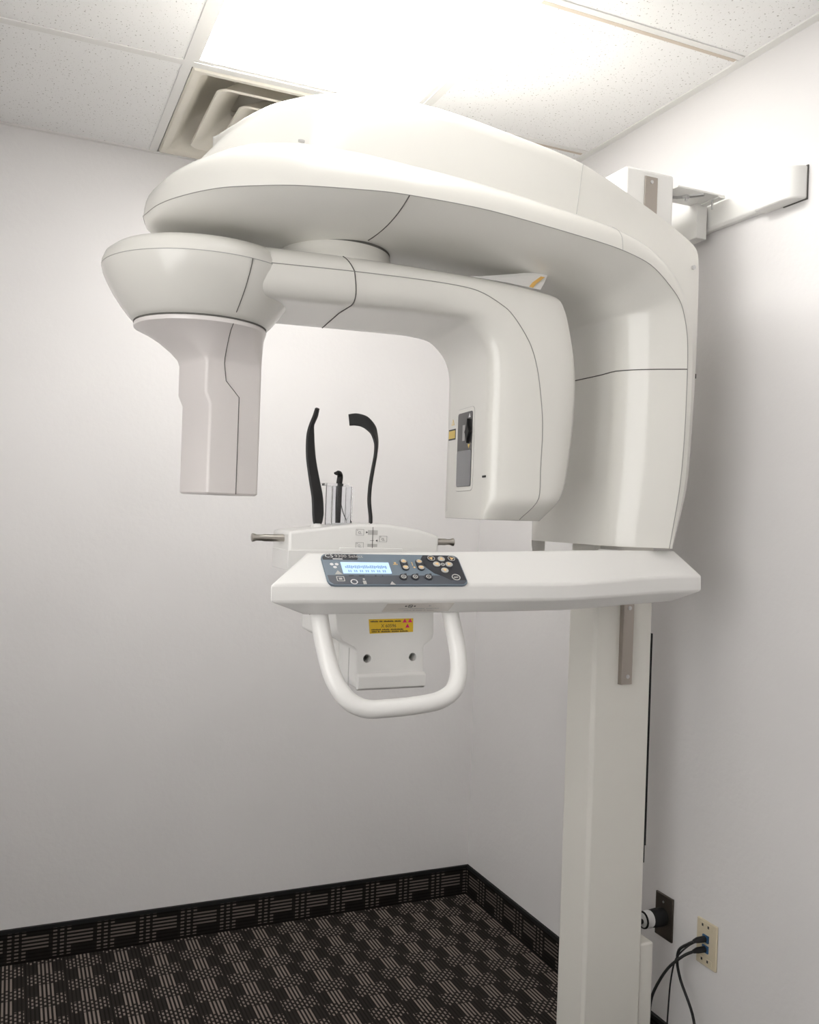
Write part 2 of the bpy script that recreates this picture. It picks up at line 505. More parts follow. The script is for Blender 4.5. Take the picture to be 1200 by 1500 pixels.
# ---- column and base
CY0, CY1, CX0, CX1 = -1.145, -1.035, -0.309, -0.150
ch = .016
col_out = [(CX0 + ch * .5, CY0), (CX1, CY0), (CX1, CY1), (CX0 + ch * .5, CY1), (CX0, CY1 - ch * .5), (CX0, CY0 + ch * .5)]
column = obj('column', prism(col_out, 'z', 0.0, 1.50), M['column_paint'], root, bevel=.002)
obj('cable_slot', box(CX1 - .001, CX1 + .010, CY0 + .006, CY0 + .03, 0.585, 1.085), M['black'], column)
obj('cable_slot', box(CX1 - .001, CX1 + .007, CY0 + .006, CY0 + .03, 0.545, 0.585), M['black'], column)
obj('base_box', box(CX1, CX1 + .043, CY0 + .006, CY1 - .006, 0.0, 0.352), M['column_paint'], root, bevel=.005, seg=3)

# shelf bracket on the column side
brk = obj('shelf_bracket', join(box(-.241, -.211, CY0 - .013, CY0 - .010, 0.972, 1.205), box(-.241, -.238, CY0 - .013, CY0 + .001, 0.972, 1.205), box(-.241, -.211, CY0 - .012, CY0 + .001, 0.972, .976)), M['bracket_steel'], root, bevel=.0008)
fb = Frame((-.224, CY0 - .013, 0), (1, 0, 0), (0, 0, 1))
for z in (1.148, 0.99):
    obj('screw', join(fb.disc(0, z, .0048, 0, .002, 14), fb.disc(0, z, .003, .002, .003, 10)), M['screw'], brk, smooth=30)

# ---- overhead housing
seam_c = [(-.262, -1.332, 1.293), (-.252, -1.346, 1.42), (-.247, -1.35, 1.533), (-.245, -1.35, 1.671), (-.249, -1.35, 1.744), (-.267, -1.35, 1.805), (-.301, -1.35, 1.842), (-.35, -1.35, 1.876), (-.42, -1.35, 1.895), (-.507, -1.35, 1.906), (-.727, -1.35, 1.924), (-.903, -1.35, 1.924), (-.984, -1.347, 1.919), (-1.104, -1.323, 1.913), (-1.201, -1.279, 1.907), (-1.247, -1.245, 1.902), (-1.288, -1.199, 1.896), (-1.311, -1.155, 1.892), (-1.325, Y0, 1.89)]
band_c = [(-.257, -1.334, 1.293), (-.240, -1.346, 1.42), (-.234, -1.349, 1.533), (-.231, -1.349, 1.671), (-.233, -1.345, 1.76), (-.250, -1.336, 1.835), (-.285, -1.326, 1.888), (-.341, -1.320, 1.926), (-.42, -1.311, 1.953), (-.507, -1.309, 1.966), (-.737, -1.308, 1.989), (-.88, -1.308, 1.996), (-.973, -1.304, 2.001), (-1.07, -1.287, 2.004), (-1.126, -1.262, 2.005), (-1.169, -1.234, 2.003), (-1.212, -1.188, 1.996), (-1.238, -1.142, 1.988), (-1.25, Y0, 1.983)]
top_c = [(-.25, -1.328, 1.293), (-.224, -1.335, 1.42), (-.216, -1.336, 1.533), (-.211, -1.336, 1.671), (-.206, -1.332, 1.78), (-.198, -1.32, 1.90), (-.195, -1.305, 1.945), (-.24, -1.295, 1.980), (-.331, -1.298, 2.018), (-.489, -1.30, 2.073), (-.667, -1.30, 2.100), (-.817, -1.30, 2.115), (-.954, -1.293, 2.114), (-1.027, -1.274, 2.107), (-1.074, -1.255, 2.097), (-1.118, -1.222, 2.086), (-1.159, -1.186, 2.066), (-1.188, -1.142, 2.050), (-1.2, Y0, 2.045)]
SUB = 5
seam_n, band_n, top_n = (catmull(c, SUB) for c in (seam_c, band_c, top_c))
NT = len(seam_n)
def mir(p): return Vector((p[0], 2 * Y0 - p[1], p[2]))

def underside_point(i, v):
    a = seam_n[i]; b = mir(a); wdt = (b.y - a.y)
    t = i / SUB
    p = a.lerp(b, v)
    wv = abs(2 * v - 1)
    k = sstep(3.5, 9.5, t)                       # 0 = carriage (front face), 1 = overhead (underside)
    ang = k * math.pi / 2
    d = Vector((-math.cos(ang), 0, -math.sin(ang)))
    fr = min(1.0, wdt / .52) ** 0.8
    mag = lerp(.105, .050, k) * fr
    s = max(0.0, (wv - .56) / .44)
    prof_c = 1 - s ** 1.7
    prof_c -= 0.07 * (1 - sstep(.30, .60, wv)) * sstep(.4, 1.1, t)
    prof_o = 1 - wv ** 4.0
    prof = lerp(prof_c, prof_o, k)
    q = p + d * mag * prof
    if i < SUB: q.z -= .035 * sstep(.83, .90, v) * (1 - i / SUB)
    return q
NV = 40
VV = [0.5 - 0.5 * math.cos(math.pi * k / NV) * (0.75 + .25 * abs(math.cos(math.pi * k / NV))) for k in range(NV + 1)]
VV[0], VV[-1] = 0.0, 1.0
rows = [[underside_point(i, v) for v in VV] for i in range(NT)]
under = obj('upper_housing', loft(rows), M['plastic'], root, smooth=40)

def side_rows():
    out = []
    ring_idx = list(range(NT))
    for q in range(0, 9):                        # seam -> band top, a rounded shoulder
        t = q / 8
        r = []
        for i in ring_idx:
            a, b = seam_n[i], band_n[i]
            # bulge up and out a little for the rounded shoulder
            k = sstep(3.0, 8.0, i / SUB)
            outw = Vector((a.x - b.x, a.y - b.y, 0))
            bul = math.sin(math.pi * t) * .28
            r.append(a.lerp(b, t) + outw * bul + Vector((0, 0, 0.006 * math.sin(math.pi * t) * k)))
        out.append(r)
    return out
sr = side_rows()
def both(rows_near):
    return [r + [mir(p) for p in reversed(r[:-1])] for r in rows_near]
fascia = obj('side_fascia', loft(both(sr)), M['plastic'], under, smooth=60)
tr = []
for q in range(0, 7):
    t = q / 6
    tr.append([band_n[i].lerp(top_n[i], t) for i in range(NT)])
for q, (s, dz) in enumerate(((.965, .006), (.90, .010), (.70, .014), (.35, .018), (.0, .020))):
    r = []
    for i in range(NT):
        p = top_n[i]; k = sstep(6.5, 8.5, i / SUB)
        r.append(Vector((p.x + (1 - k) * dz * .5, Y0 + (p.y - Y0) * s, p.z + dz * k)))
    tr.append(r)
topc = obj('top_cover', loft(both(tr)), M['plastic'], under, smooth=50)
# closing plate across the bottom
bot = [underside_point(0, v) for v in VV]
bot2 = [Vector((top_n[0].x, p.y, 1.295)) for p in bot]
obj('bottom_plate', loft([[Vector((p.x + .002, p.y, 1.297)) for p in bot], bot2]), M['plastic'], under)
# joint lines
seamline([p + Vector((0, -.0004, 0)) for p in seam_n], under, .0008, M['groove_soft'])
seamline([mir(p) for p in seam_n], under, .0010)
i_h = int(3.0 * SUB)
seamline([rows[i_h][k] + Vector((-.0002, 0, 0)) for k in range(NV + 1)], under, .0012)
i_u = min(range(NT), key=lambda i: abs(seam_n[i].x + .893) + (9 if i < 40 else 0))
path = []
for k in range(0, NV // 2):
    f = VV[k] / .5
    xx = -.893 - .045 * f
    ii = min(range(40, NT), key=lambda i: abs(seam_n[i].x - xx))
    path.append(Vector((xx, rows[ii][k].y, rows[ii][k].z)))
seamline(path[:int(NV * .36)], under, .0012)
for i0 in (int(9.0 * SUB),):
    seamline([tr[q][i0] + Vector((0, -.0004, 0)) for q in range(7)], under, .0008, M['print_pale'])
i0 = int(8.1 * SUB)
seamline([sr[q][i0] + Vector((0, -.0004, 0)) for q in range(9)], under, .0008, M['print_pale'])
# small screw on the side of the carriage and on the shoulder
fs = Frame((-.222, -1.333, 1.893), (1, 0, 0), (0, 0, 1))
obj('screw', join(fs.disc(0, 0, .0045, -.004, .0015, 14), fs.disc(0, 0, .0015, .0015, .002, 6)), M['screw'], under, smooth=30)
obj('plug_cap', lathe([(0.006, 0), (0.006, .001)], (0, 0), 16) if False else xf(lathe([(0.0062, 0.0), (0.0062, .0035)], (0, 0), 16), lambda v: Vector((-1.083 + v.x, -1.297 + v.y * .6, 2.002 + v.z))), M['print_pale'], under, smooth=30)
obj('side_vent_clip', box(-.2065, -.2035, -1.33, -1.31, 1.658, 1.668), M['black'], under)

# ---- top of the column with wall bracket
head_box = obj('column_cap', box(-.302, -.168, -1.195, -1.00, 1.86, 2.143), M['plastic_white'], root, bevel=.006, seg=3)
obj('cap_bracket', join(box(-.252, -.217, -1.1985, -1.1955, 1.98, 2.128)), M['bracket_steel'], head_box, bevel=.0006)
fk = Frame((-.234, -1.1985, 2.116), (1, 0, 0), (0, 0, 1))
obj('screw', fk.disc(0, 0, .004, 0, .002, 12), M['screw'], head_box, smooth=30)
wb = obj('wall_bracket', join(box(-.17, -.032, -1.212, -1.125, 2.113, 2.117), box(-.05, -.032, -1.212, -1.125, 2.109, 2.113)), M['rail'], root, bevel=.0006)
obj('bracket_slot', tube([(-.165, -1.150, 2.112), (-.13, -1.160, 2.112), (-.105, -1.185, 2.112), (-.088, -1.205, 2.112)], .0045, 6), M['screw'], wb, smooth=40)
obj('bolt', xf(lathe([(.004, -.012), (.004, -.006), (.0085, -.006), (.0085, 0)], (0, 0), 6), lambda v: Vector((-.116 + v.x, -1.176 + v.y, 2.113 + v.z))), M['screw'], wb, smooth=20)
obj('bolt', xf(lathe([(.0025, -.022), (.0025, 0)], (0, 0), 8), lambda v: Vector((-.05 + v.x, -1.19 + v.y, 2.110 + v.z))), M['screw'], wb, smooth=20)

# ---- rotating gantry (own frame turned about the rotation axis)
XA, PHI = -.945, -.119
def G(x, y, z):
    return Vector((XA + x * math.cos(PHI) - y * math.sin(PHI), Y0 + x * math.sin(PHI) + y * math.cos(PHI), z))
I_c = [(.301, 1.342), (.301, 1.388), (.301, 1.45), (.301, 1.56), (.300, 1.65), (.295, 1.68), (.280, 1.709), (.248, 1.737), (.205, 1.7445), (.168, 1.746), (.115, 1.746), (.009, 1.746), (-.26, 1.745)]
S_c = [(.380, 1.3435), (.406, 1.388), (.408, 1.45), (.409, 1.54), (.399, 1.622), (.388, 1.668), (.373, 1.703), (.345, 1.742), (.319, 1.766), (.259, 1.793), (.173, 1.801), (.009, 1.803), (-.26, 1.80)]
T_c = [(.436, 1.3445), (.464, 1.388), (.476, 1.43), (.488, 1.54), (.4905, 1.62), (.4865, 1.67), (.477, 1.72), (.462, 1.775), (.440, 1.803), (.33, 1.819), (.2, 1.828), (0, 1.835), (-.26, 1.836)]
GI, GS, GT = (catmull([(a, 0, b) for a, b in c], 5) for c in (I_c, S_c, T_c))
NG = len(GI)
def gsection(i):
    """half section, from the middle of the inner face round to the middle of the outer face: (x, y, z)"""
    a, s, t = GI[i], GS[i], GT[i]
    q_ = sstep(-1.5, 5.0, i)
    yi, ys, yt = -.118, lerp(-.112, -.150, q_), lerp(-.095, -.128, q_)
    lower = []
    for k in range(0, 6): lower.append(Vector((a.x, yi * k / 6, a.z)))
    c = a.lerp(s, .12); c.y = ys
    A = Vector((a.x, yi, a.z)); Sp = Vector((s.x, ys, s.z))
    for k in range(0, 11):
        u = k / 10
        lower.append(A * (1 - u) ** 2 + c * (2 * u * (1 - u)) + Sp * u * u)
    upper = []
    T = Vector((t.x, yt, t.z)); c2 = s.lerp(t, .72); c2.y = ys
    for k in range(0, 8):
        u = k / 7
        upper.append(Sp * (1 - u) ** 2 + c2 * (2 * u * (1 - u)) + T * u * u)
    dirn = (t - s).normalized() if (t - s).length > 1e-6 else Vector((0, 0, 1))
    for k in range(1, 7):
        u = k / 6
        upper.append(Vector((t.x, yt * (1 - u), t.z)) + dirn * .008 * (1 - (1 - u) ** 2))
    return lower, upper
def gmir(r): return [Vector((p.x, -p.y, p.z)) for p in reversed(r)]
low_rows, up_rows = [], []
for i in range(NG):
    lo, up = gsection(i)
    low_rows.append([G(*p) for p in list(lo) + []])
    up_rows.append(up)
lowfull, upfull = [], []
for i in range(NG):
    lo, up = gsection(i)
    lowfull.append([G(*p) for p in gmir(lo)[:-1] + lo])
    upfull.append([G(*p) for p in up + gmir(up)[1:]])
gantry = obj('gantry_arm', loft(lowfull), M['plastic'], root, smooth=50)
obj('outer_shell', loft(upfull), M['plastic'], gantry, smooth=50)
# rounded closing cap under the sensor block
lo, up = gsection(0)
ringpts = lo + up[1:] + gmir(up)[1:] + gmir(lo)[1:-1]
cen = Vector((.372, 0, 1.343))
def capring(s, z, zk):
    out = []
    for p in ringpts:
        q = cen.lerp(Vector((p.x, p.y, 1.343)), s)
        q.z = lerp(z, p.z, zk); out.append(q)
    return out
caprows = [ringpts, capring(.97, 1.341, .2), capring(.5, 1.3405, 0)]
obj('sensor_base_cap', loft([[G(*p) for p in r] for r in caprows], True, False, True), M['plastic'], gantry, smooth=60)
# joint lines along the arm and across it
seamline([G(p.x, gsection(i)[1][0].y - .0003, p.z) for i, p in enumerate(GS)], gantry, .0009, M['groove_soft'])
ix = min(range(25, NG), key=lambda i: abs(GS[i].x - .02))
pl_ = []
gl_, gu_ = gsection(ix)
for k in range(len(gu_) - 1, -1, -1):
    p = gu_[k]; pl_.append(Vector((p.x - .010 * min(1, k / 6), p.y, p.z + .0002)))
low_ = list(reversed(gl_)) + [Vector((p.x, -p.y, p.z)) for p in gl_[1:7]]
for k, p in enumerate(low_):
    f = k / (len(low_) - 1)
    pl_.append(Vector((p.x + .008 * math.sin(math.pi * min(1, f * 1.6)) - .006 * f, p.y, p.z - .0003)))
seamline([G(*p) for p in pl_], gantry, .0012)
# pivot collar between the gantry and the overhead housing
obj('pivot_collar', xf(lathe([(.132, 1.818), (.1315, 1.833), (.127, 1.841), (.120, 1.850), (.115, 1.861), (.1125, 1.8755)], (0, 0), 64, True, False), lambda v: Vector((XA + v.x, Y0 + v.y, v.z))), M['plastic'], gantry, smooth=60)
obj('collar_gap', xf(lathe([(.1135, 1.8705), (.1135, 1.876)], (0, 0), 64), lambda v: Vector((XA + v.x, Y0 + v.y, v.z))), M['groove'], gantry, smooth=40)

# aiming-laser window and stickers on the inner face of the sensor block
fg = Frame(G(.301, 0, 0), -(G(0, 1, 0) - G(0, 0, 0)), (0, 0, 1))   # u points to the near side
fg = Frame(G(.301, 0, 0), G(0, -1, 0) - G(0, 0, 0), (0, 0, 1))
c_u, c_z = -.004, 1.490
obj('panel_surround', fg.rect(c_u, c_z, .104, .178, -.002, .0012, .012), M['plastic'], gantry, bevel=.0006)
obj('panel_surround_line', fg.rect(c_u, c_z, .1055, .1795, -.002, .0004, .012), M['print_grey'], gantry)
obj('laser_panel', fg.rect(c_u, c_z, .088, .160, 0, .0018, .006), M['smoke_dark'], gantry)
obj('laser_window', fg.rect(c_u, c_z - .0405, .086, .077, .0018, .0024, .005), M['smoke'], gantry)
obj('slider_scale', fg.rect(c_u - .006, c_z + .036, .014, .034, .0018, .0022), M['print_grey'], gantry)
obj('slider_slot', fg.plate([(c_u + .028, c_z + .064), (c_u + .030, c_z + .050), (c_u + .040, c_z + .036), (c_u + .030, c_z + .022), (c_u + .028, c_z + .012), (c_u + .024, c_z + .022), (c_u + .014, c_z + .036), (c_u + .024, c_z + .050)], .0018, .008), M['black'], gantry)
obj('arrow_mark', fg.plate([(c_u + .027, c_z + .076), (c_u + .021, c_z + .067), (c_u + .033, c_z + .067)], .0018, .0022), M['print_white'], gantry)
obj('arrow_mark', fg.plate([(c_u + .027, c_z + .001), (c_u + .021, c_z + .010), (c_u + .033, c_z + .010)], .0018, .0022), M['gold'], gantry)
ws = obj('laser_sticker', fg.rect(-.088, 1.528, .044, .024, 0, .0006), M['print_black'], gantry)
obj('laser_sticker_print', fg.rect(-.088, 1.528, .041, .0175, .0006, .0009), M['gold'], gantry)
obj('warning_triangle', join(fg.plate([(-.085, 1.562), (-.094, 1.549), (-.076, 1.549)], 0, .0006)), M['gold'], gantry)
obj('warning_triangle_inner', fg.plate([(-.085, 1.559), (-.0915, 1.5505), (-.0785, 1.5505)], .0006, .0008), M['plastic'], gantry)
obj('warning_triangle_stroke', fg.rect(-.085, 1.5535, .0018, .005, .0008, .001), M['gold'], gantry)
obj('index_mark', fg.rect(.112, 1.4285, .016, .0042, -.001, .0012), M['print_black'], gantry)

# ---- tube head on the far end of the gantry
HC = G(-.262, 0, 0)
tube_head = obj('tube_head', lathe([(.128, 1.701), (.137, 1.7095), (.153, 1.730), (.168, 1.752), (.180, 1.774), (.187, 1.790), (.189, 1.799)], HC, 72, False, True), M['plastic'], root, smooth=50)
obj('head_cover', lathe([(.189, 1.799), (.1885, 1.808), (.183, 1.822), (.168, 1.834), (.145, 1.840), (.11, 1.842), (.0, 1.843)], HC, 72, True, False), M['plastic'], tube_head, smooth=50)
seamline([(HC.x + .1893 * math.cos(a), HC.y + .1893 * math.sin(a), 1.7995) for a in [math.radians(k * 5 - 180) for k in range(37)]], tube_head, .0007, M['print_grey'])
obj('collar_gap', lathe([(.1275, 1.698), (.1275, 1.702)], HC, 64), M['groove'], tube_head, smooth=40)
# collimator: round flange flowing into a rectangular snout, turned a little
CA = math.radians(17.6)
CC = Vector((-1.158, -1.052))
def Cn(x, y, z): return Vector((CC.x + x * math.cos(CA) - y * math.sin(CA), CC.y + x * math.sin(CA) + y * math.cos(CA), z))
def sqring(z, hx0, hx1, hy, r=.006, n=12):
    """rectangular ring with rounded corners, 4*n points, starting at the +x side"""
    out = []
    for cx, cy, a0 in ((hx1 - r, hy - r, 0), (-hx0 + r, hy - r, 90), (-hx0 + r, -hy + r, 180), (hx1 - r, -hy + r, 270)):
        for k in range(n):
            a = math.radians(a0 + 90 * k / (n - 1)); out.append(Cn(cx + r * math.cos(a), cy + r * math.sin(a), z))
    return out
def circring(z, rad, n=12):
    out = []
    for a0 in (0, 90, 180, 270):
        for k in range(n):
            a = math.radians(a0 + 90 * k / (n - 1) * .98 + .9) + CA
            out.append(Vector((HC.x + rad * math.cos(a), HC.y + rad * math.sin(a), z)))
    return out
def blend(a, b, t, z): return [Vector((lerp(p.x, q.x, t), lerp(p.y, q.y, t), z)) for p, q in zip(a, b)]
hb = .057
sq0 = sqring(1.63, hb + .010, hb, hb)
ci = circring(1.69, .124)
crow = [circring(1.6985, .1265), circring(1.694, .1275), circring(1.690, .1265), blend(ci, sq0, .22, 1.681), blend(ci, sq0, .5, 1.668), blend(ci, sq0, .78, 1.650), blend(ci, sq0, .95, 1.636), sqring(1.625, hb + .010, hb, hb), sqring(1.566, hb + .010, hb, hb), sqring(1.546, hb, hb, hb), sqring(1.376, hb, hb, hb), sqring(1.373, hb - .002, hb - .002, hb - .002), sqring(1.372, hb - .004, hb - .004, hb - .004)]
coll = obj('collimator', loft(crow, True, True, True), M['plastic_warm'], tube_head, smooth=28)
# joint lines down the head and the snout
hp = []
a_h = math.radians(-73)
for r, z in ((.1893, 1.799), (.187, 1.790), (.180, 1.774), (.168, 1.752), (.153, 1.730), (.137, 1.7095)):
    hp.append(Vector((HC.x + (r + .0003) * math.cos(a_h), HC.y + (r + .0003) * math.sin(a_h), z)))
seamline(catmull(hp, 3), tube_head, .0009, M['groove'])
nearv = Vector((math.sin(CA), -math.cos(CA), 0)) * .0004
sp = [crow[q][35].lerp(crow[q][36], .29) + nearv for q in range(2, 8)]
sp += [Cn(-.024, -hb, 1.592) + nearv, Cn(.006, -hb, 1.563) + nearv, Cn(.006, -hb, 1.374) + nearv]
seamline(sp, tube_head, .0008, M['groove'])

# ---- console shelf
def shelf():
    st = []   # x, front y, dz
    xs = [-1.14, -1.10, -1.0, -.85, -.70, -.55, -.45, -.36, -.28, -.205]
    for x in xs:
        k = sstep(-.62, -.20, x)
        st.append((x, -1.405 + .050 * k, .014 * k, -1.350 + .050 * k, .002 + .013 * sstep(-1.1, -.4, x)))
    rows_ = []
    for n_, (x, yf, dz, yb, dzb) in enumerate(st):
        zt = 1.2235 + dz; zb = 1.194 + dz * .75
        A = [x, yb, 1.273 + dzb]; B = [x, yf, zt]; C_ = [x, yf, zb]; D = [x, yf + .028, zb - .024]; E = [x, yb, zb - .024]
        A2 = [x, yb + .01, 1.268 + dzb]
        if n_ == 0:
            A[0] = A2[0] = -1.062; D[0] = -1.075; E[0] = -1.055; B[0] = C_[0] = -1.142
        if n_ == 1:
            A[0] = A2[0] = -1.045; D[0] = -1.055; E[0] = -1.04
        if n_ == len(st) - 1:
            A[0] = A2[0] = -.222; D[0] = -.250; E[0] = -.250; B[0] = C_[0] = -.192
        rows_.append([A, B, C_, D, E, A2])
    return loft(rows_, True, True, True)
shelf_o = obj('console_shelf', shelf(), M['plastic_white'], root, bevel=.004, seg=3)
obj('mounting_ring', xf(lathe([(.022, 0), (.026, .004), (.026, .010), (.022, .013)], (0, 0), 32), lambda v: Vector((-.345 + v.x, -1.235 + v.y * .8, 1.272 + v.z))), M['plastic_white'], shelf_o, smooth=40)
obj('mounting_arm', box(-.43, -.255, -1.300, -1.146, 1.19, 1.262), M['plastic_white'], shelf_o, bevel=.006)

# control panel lying on the sloping face
pA = Vector((-.8, -1.292, 1.285)); pB = Vector((-.8, -1.405, 1.2215))
fp = Frame((-.909, -1.3815, 1.2462), (1, 0, 0), (0, .055, 1.2765 - 1.2235))
fp.sv = 0.84
# keep it square on the face: n must look to the camera
if fp.n.y > 0: fp.n = -fp.n
PW, PH = .266, .086
cpan = obj('control_panel', fp.rect(0, 0, PW, PH, -.002, .0032, .012), M['panel_blue'], root, bevel=.0005)
ct = .0033
obj('panel_band', fp.plate([(-PW / 2 + .003, -PH / 2 + .010), (-PW / 2 + .010, -PH / 2 + .002), (PW / 2 - .010, -PH / 2 + .002), (PW / 2 - .002, -PH / 2 + .010), (PW / 2 - .002, -.017), (-PW / 2 + .002, -.017)], ct, ct + .0003), M['panel_mid'], cpan)
obj('panel_tab', fp.plate([(-PW / 2 + .002, .026), (-.068, .026), (-.066, .030), (-.066, PH / 2 - .002), (-PW / 2 + .010, PH / 2 - .002), (-PW / 2 + .002, PH / 2 - .010)], ct, ct + .0004), M['panel_dark'], cpan)
kp = [(.062, PH / 2 - .002), (.055, .030), (.055, .018), (.060, .006), (.072, -.010), (.084, -.017), (.10, -.030), (PW / 2 - .002, -.030), (PW / 2 - .002, PH / 2 - .012), (PW / 2 - .012, PH / 2 - .002)]
obj('panel_tab', fp.plate(kp, ct, ct + .0004), M['panel_dark'], cpan)
obj('lettering', fp.text('CS', -.1265, .0315, .0135, ct + .0007), M['print_white'], cpan)
obj('lettering', fp.text('9300 Select', -.1085, .0318, .0112, ct + .0007), M['print_pale'], cpan)
obj('lettering_bar', fp.rect(-.104, .0275, .018, .0024, ct + .0004, ct + .0007), M['print_white'], cpan)
obj('display', fp.rect(-.056, .003, .090, .031, ct, ct + .0010), M['lcd'], cpan)
seg_v = []
for k in range(22):
    seg_v.append(fp.rect(-.0935 + k * .00355, .0045 + (.001 if k % 3 else 0), .0024, .008 if k % 4 else .005, ct + .0010, ct + .0013))
    if k % 3: seg_v.append(fp.rect(-.0935 + k * .00355, -.0065, .0020, .006, ct + .0010, ct + .0013))
obj('display_text', join(*seg_v), M['lcd_text'], cpan)
# icons left of and below the display
obj('trefoil_icon', join(fp.disc(-.1175, .013, .0035, ct, ct + .0003, 10), fp.disc(-.1085, .013, .0035, ct, ct + .0003, 10), fp.disc(-.113, .005, .0035, ct, ct + .0003, 10)), M['print_white'], cpan)
obj('warning_icon', fp.plate([(-.110, -.004), (-.117, -.015), (-.103, -.015)], ct + .0001, ct + .0005), M['print_pale'], cpan)
obj('key_icon', join(fp.frame_rect(-.109, -.027, .013, .012, .0016, ct + .0003, ct + .0007), fp.rect(-.109, -.027, .006, .005, ct + .0003, ct + .0007)), M['print_pale'], cpan)
obj('ready_icon', fp.ring(-.086, -.035, .0048, .0066, ct + .0003, ct + .0008, 20), M['print_white'], cpan)
obj('exposure_icon', fp.plate([(-.016, -.034), (-.0215, -.043), (-.0105, -.043)], ct + .0003, ct + .0007), M['print_pale'], cpan)
obj('status_icon', join(fp.rect(-.067, -.037, .006, .009, ct + .0003, ct + .0007), fp.disc(-.067, -.028, .0022, ct + .0003, ct + .0007, 8)), M['print_pale'], cpan)
obj('tick_marks', join(*[fp.rect(x, -.0185, wd, .0022, ct + .0003, ct + .0006) for x, wd in ((-.088, .009), (-.069, .010), (-.043, .003), (-.030, .002))]), M['print_black'], cpan)
obj('bite_icon', join(fp.rect(.002, .014, .009, .0016, ct, ct + .0004), fp.rect(.002, .018, .004, .004, ct, ct + .0004)), M['button_gold'], cpan)
obj('temple_icon', join(fp.disc(.037, .006, .0022, ct, ct + .0004, 10), fp.rect(.035, .016, .0014, .010, ct, ct + .0004)), M['button_gold'], cpan)

def rocker(cx, cy):
    b = obj('rocker_button', fp.rect(cx, cy, .0135, .031, ct, ct + .0028, .0064), M['panel_dark'], cpan, bevel=.0006)
    for s in (1, -1):
        obj('arrow_cap', fp.disc(cx, cy + s * .0088, .0056, ct + .0028, ct + .0034, 14), M['button'], cpan)
        obj('arrow_mark', fp.plate([(cx, cy + s * .0128), (cx - .0046, cy + s * .0060), (cx + .0046, cy + s * .0060)], ct + .0034, ct + .0038), M['button_gold'], cpan)
rocker(.0185, .012); rocker(.049, .012)
for cx in (.0085, .031, .057):
    obj('round_button', fp.ring(cx, -.0225, .0050, .0078, ct + .0003, ct + .0022, 20), M['panel_dark'], cpan)
    obj('button_cap', fp.disc(cx, -.0225, .0050, ct + .0003, ct + .0028, 16), M['button'], cpan)
    obj('button_mark', fp.ring(cx, -.0225, .0016, .0030, ct + .0028, ct + .0031, 12), M['panel_dark'], cpan)
    obj('button_icon', fp.rect(cx + .0065, -.0135, .0045, .004, ct + .0001, ct + .0004, .001), M['panel_dark'], cpan)
KC = (.0955, .0135)
for dx, dy, a in ((0, .0165, 90), (-.0125, .001, 180), (.0125, .001, 0), (0, -.0165, -90), (-.0205, .0175, 45), (.0205, .0175, 135)):
    cx, cy = KC[0] + dx + dy * .05, KC[1] + dy
    corner = abs(dx) > .02
    obj('arrow_button', fp.disc(cx, cy, .0072, ct + .0004, ct + .0022, 20), M['panel_dark'] if corner else M['button'], cpan, bevel=.0004)
    if corner: obj('button_rim', fp.ring(cx, cy, .0060, .0074, ct + .0022, ct + .0026, 20), M['button'], cpan)
    ar = math.radians(a); c_, s_ = math.cos(ar), math.sin(ar)
    tri = [(.0045, 0), (-.0030, .0042), (-.0030, -.0042)]
    obj('arrow_mark', fp.plate([(cx + p * c_ - q * s_, cy + p * s_ + q * c_) for p, q in tri], ct + .0022, ct + .0027), M['button_gold'], cpan)
obj('centre_button', fp.ring(KC[0], KC[1] + .001, .002, .0042, ct + .0004, ct + .0016, 14), M['print_grey'], cpan)
obj('return_button', join(fp.ring(.112, -.0225, .0068, .0085, ct + .0004, ct + .0018, 20), fp.rect(.112, -.0225, .008, .0028, ct + .0004, ct + .0014)), M['print_pale'], cpan)

# ---- chin rest unit
crz = [(-1.060, 1.262), (-.750, 1.262), (-.750, 1.305), (-.795, 1.3175), (-.86, 1.326), (-.92, 1.3255), (-.98, 1.3185), (-1.060, 1.3075)]
chin = obj('chin_rest', prism(crz, 'y', -1.225, -1.11), M['plastic_white'], root, bevel=.006, seg=3)
obj('lower_plate', prism([(-1.062, 1.235), (-.748, 1.235), (-.748, 1.2725), (-.83, 1.2735), (-.83, 1.279), (-.96, 1.279), (-.96, 1.2745), (-1.062, 1.2725)], 'y', -1.229, -1.12), M['plastic_white'], chin, bevel=.001)
def peg(x0, x1, y, z):
    n = 20
    s = 1 if x1 > x0 else -1; L = abs(x1 - x0)
    prof = [(0, .0068), (.62, .0068), (.70, .0060), (.86, .0060), (.93, .0078), (.985, .0080), (1.0, .0066)]
    path_ = [(x0 + s * L * t, y, z) for t, r in prof]
    return tube(path_, [r for t, r in prof], n, True)
obj('steel_peg', peg(-1.058, -1.122, -1.19, 1.2935), M['chrome'], chin, smooth=40)
obj('steel_peg', peg(-.752, -.700, -1.19, 1.2925), M['chrome'], chin, smooth=40)
fc = Frame((0, -1.2254, 0), (1, 0, 0), (0, 0, 1))
mk = []
xm = -.893
mk += [fc.rect(xm, 1.297, .0009, .045, 0, .0004), fc.rect(xm - .001, 1.2935, .008, .0006, 0, .0004)]
mk += [fc.plate([(xm + .006, 1.2935), (xm + .010, 1.2915), (xm + .010, 1.2955)], 0, .0004), fc.plate([(xm - .010, 1.309), (xm - .014, 1.307), (xm - .014, 1.311)], 0, .0004)]
obj('centre_mark', join(*mk), M['print_black'], chin)
obj('scale_block', join(fc.rect(xm, 1.309, .020, .009, -.0002, .0002), fc.rect(xm, 1.284, .020, .006, -.0002, .0002)), M['print_pale'], chin)
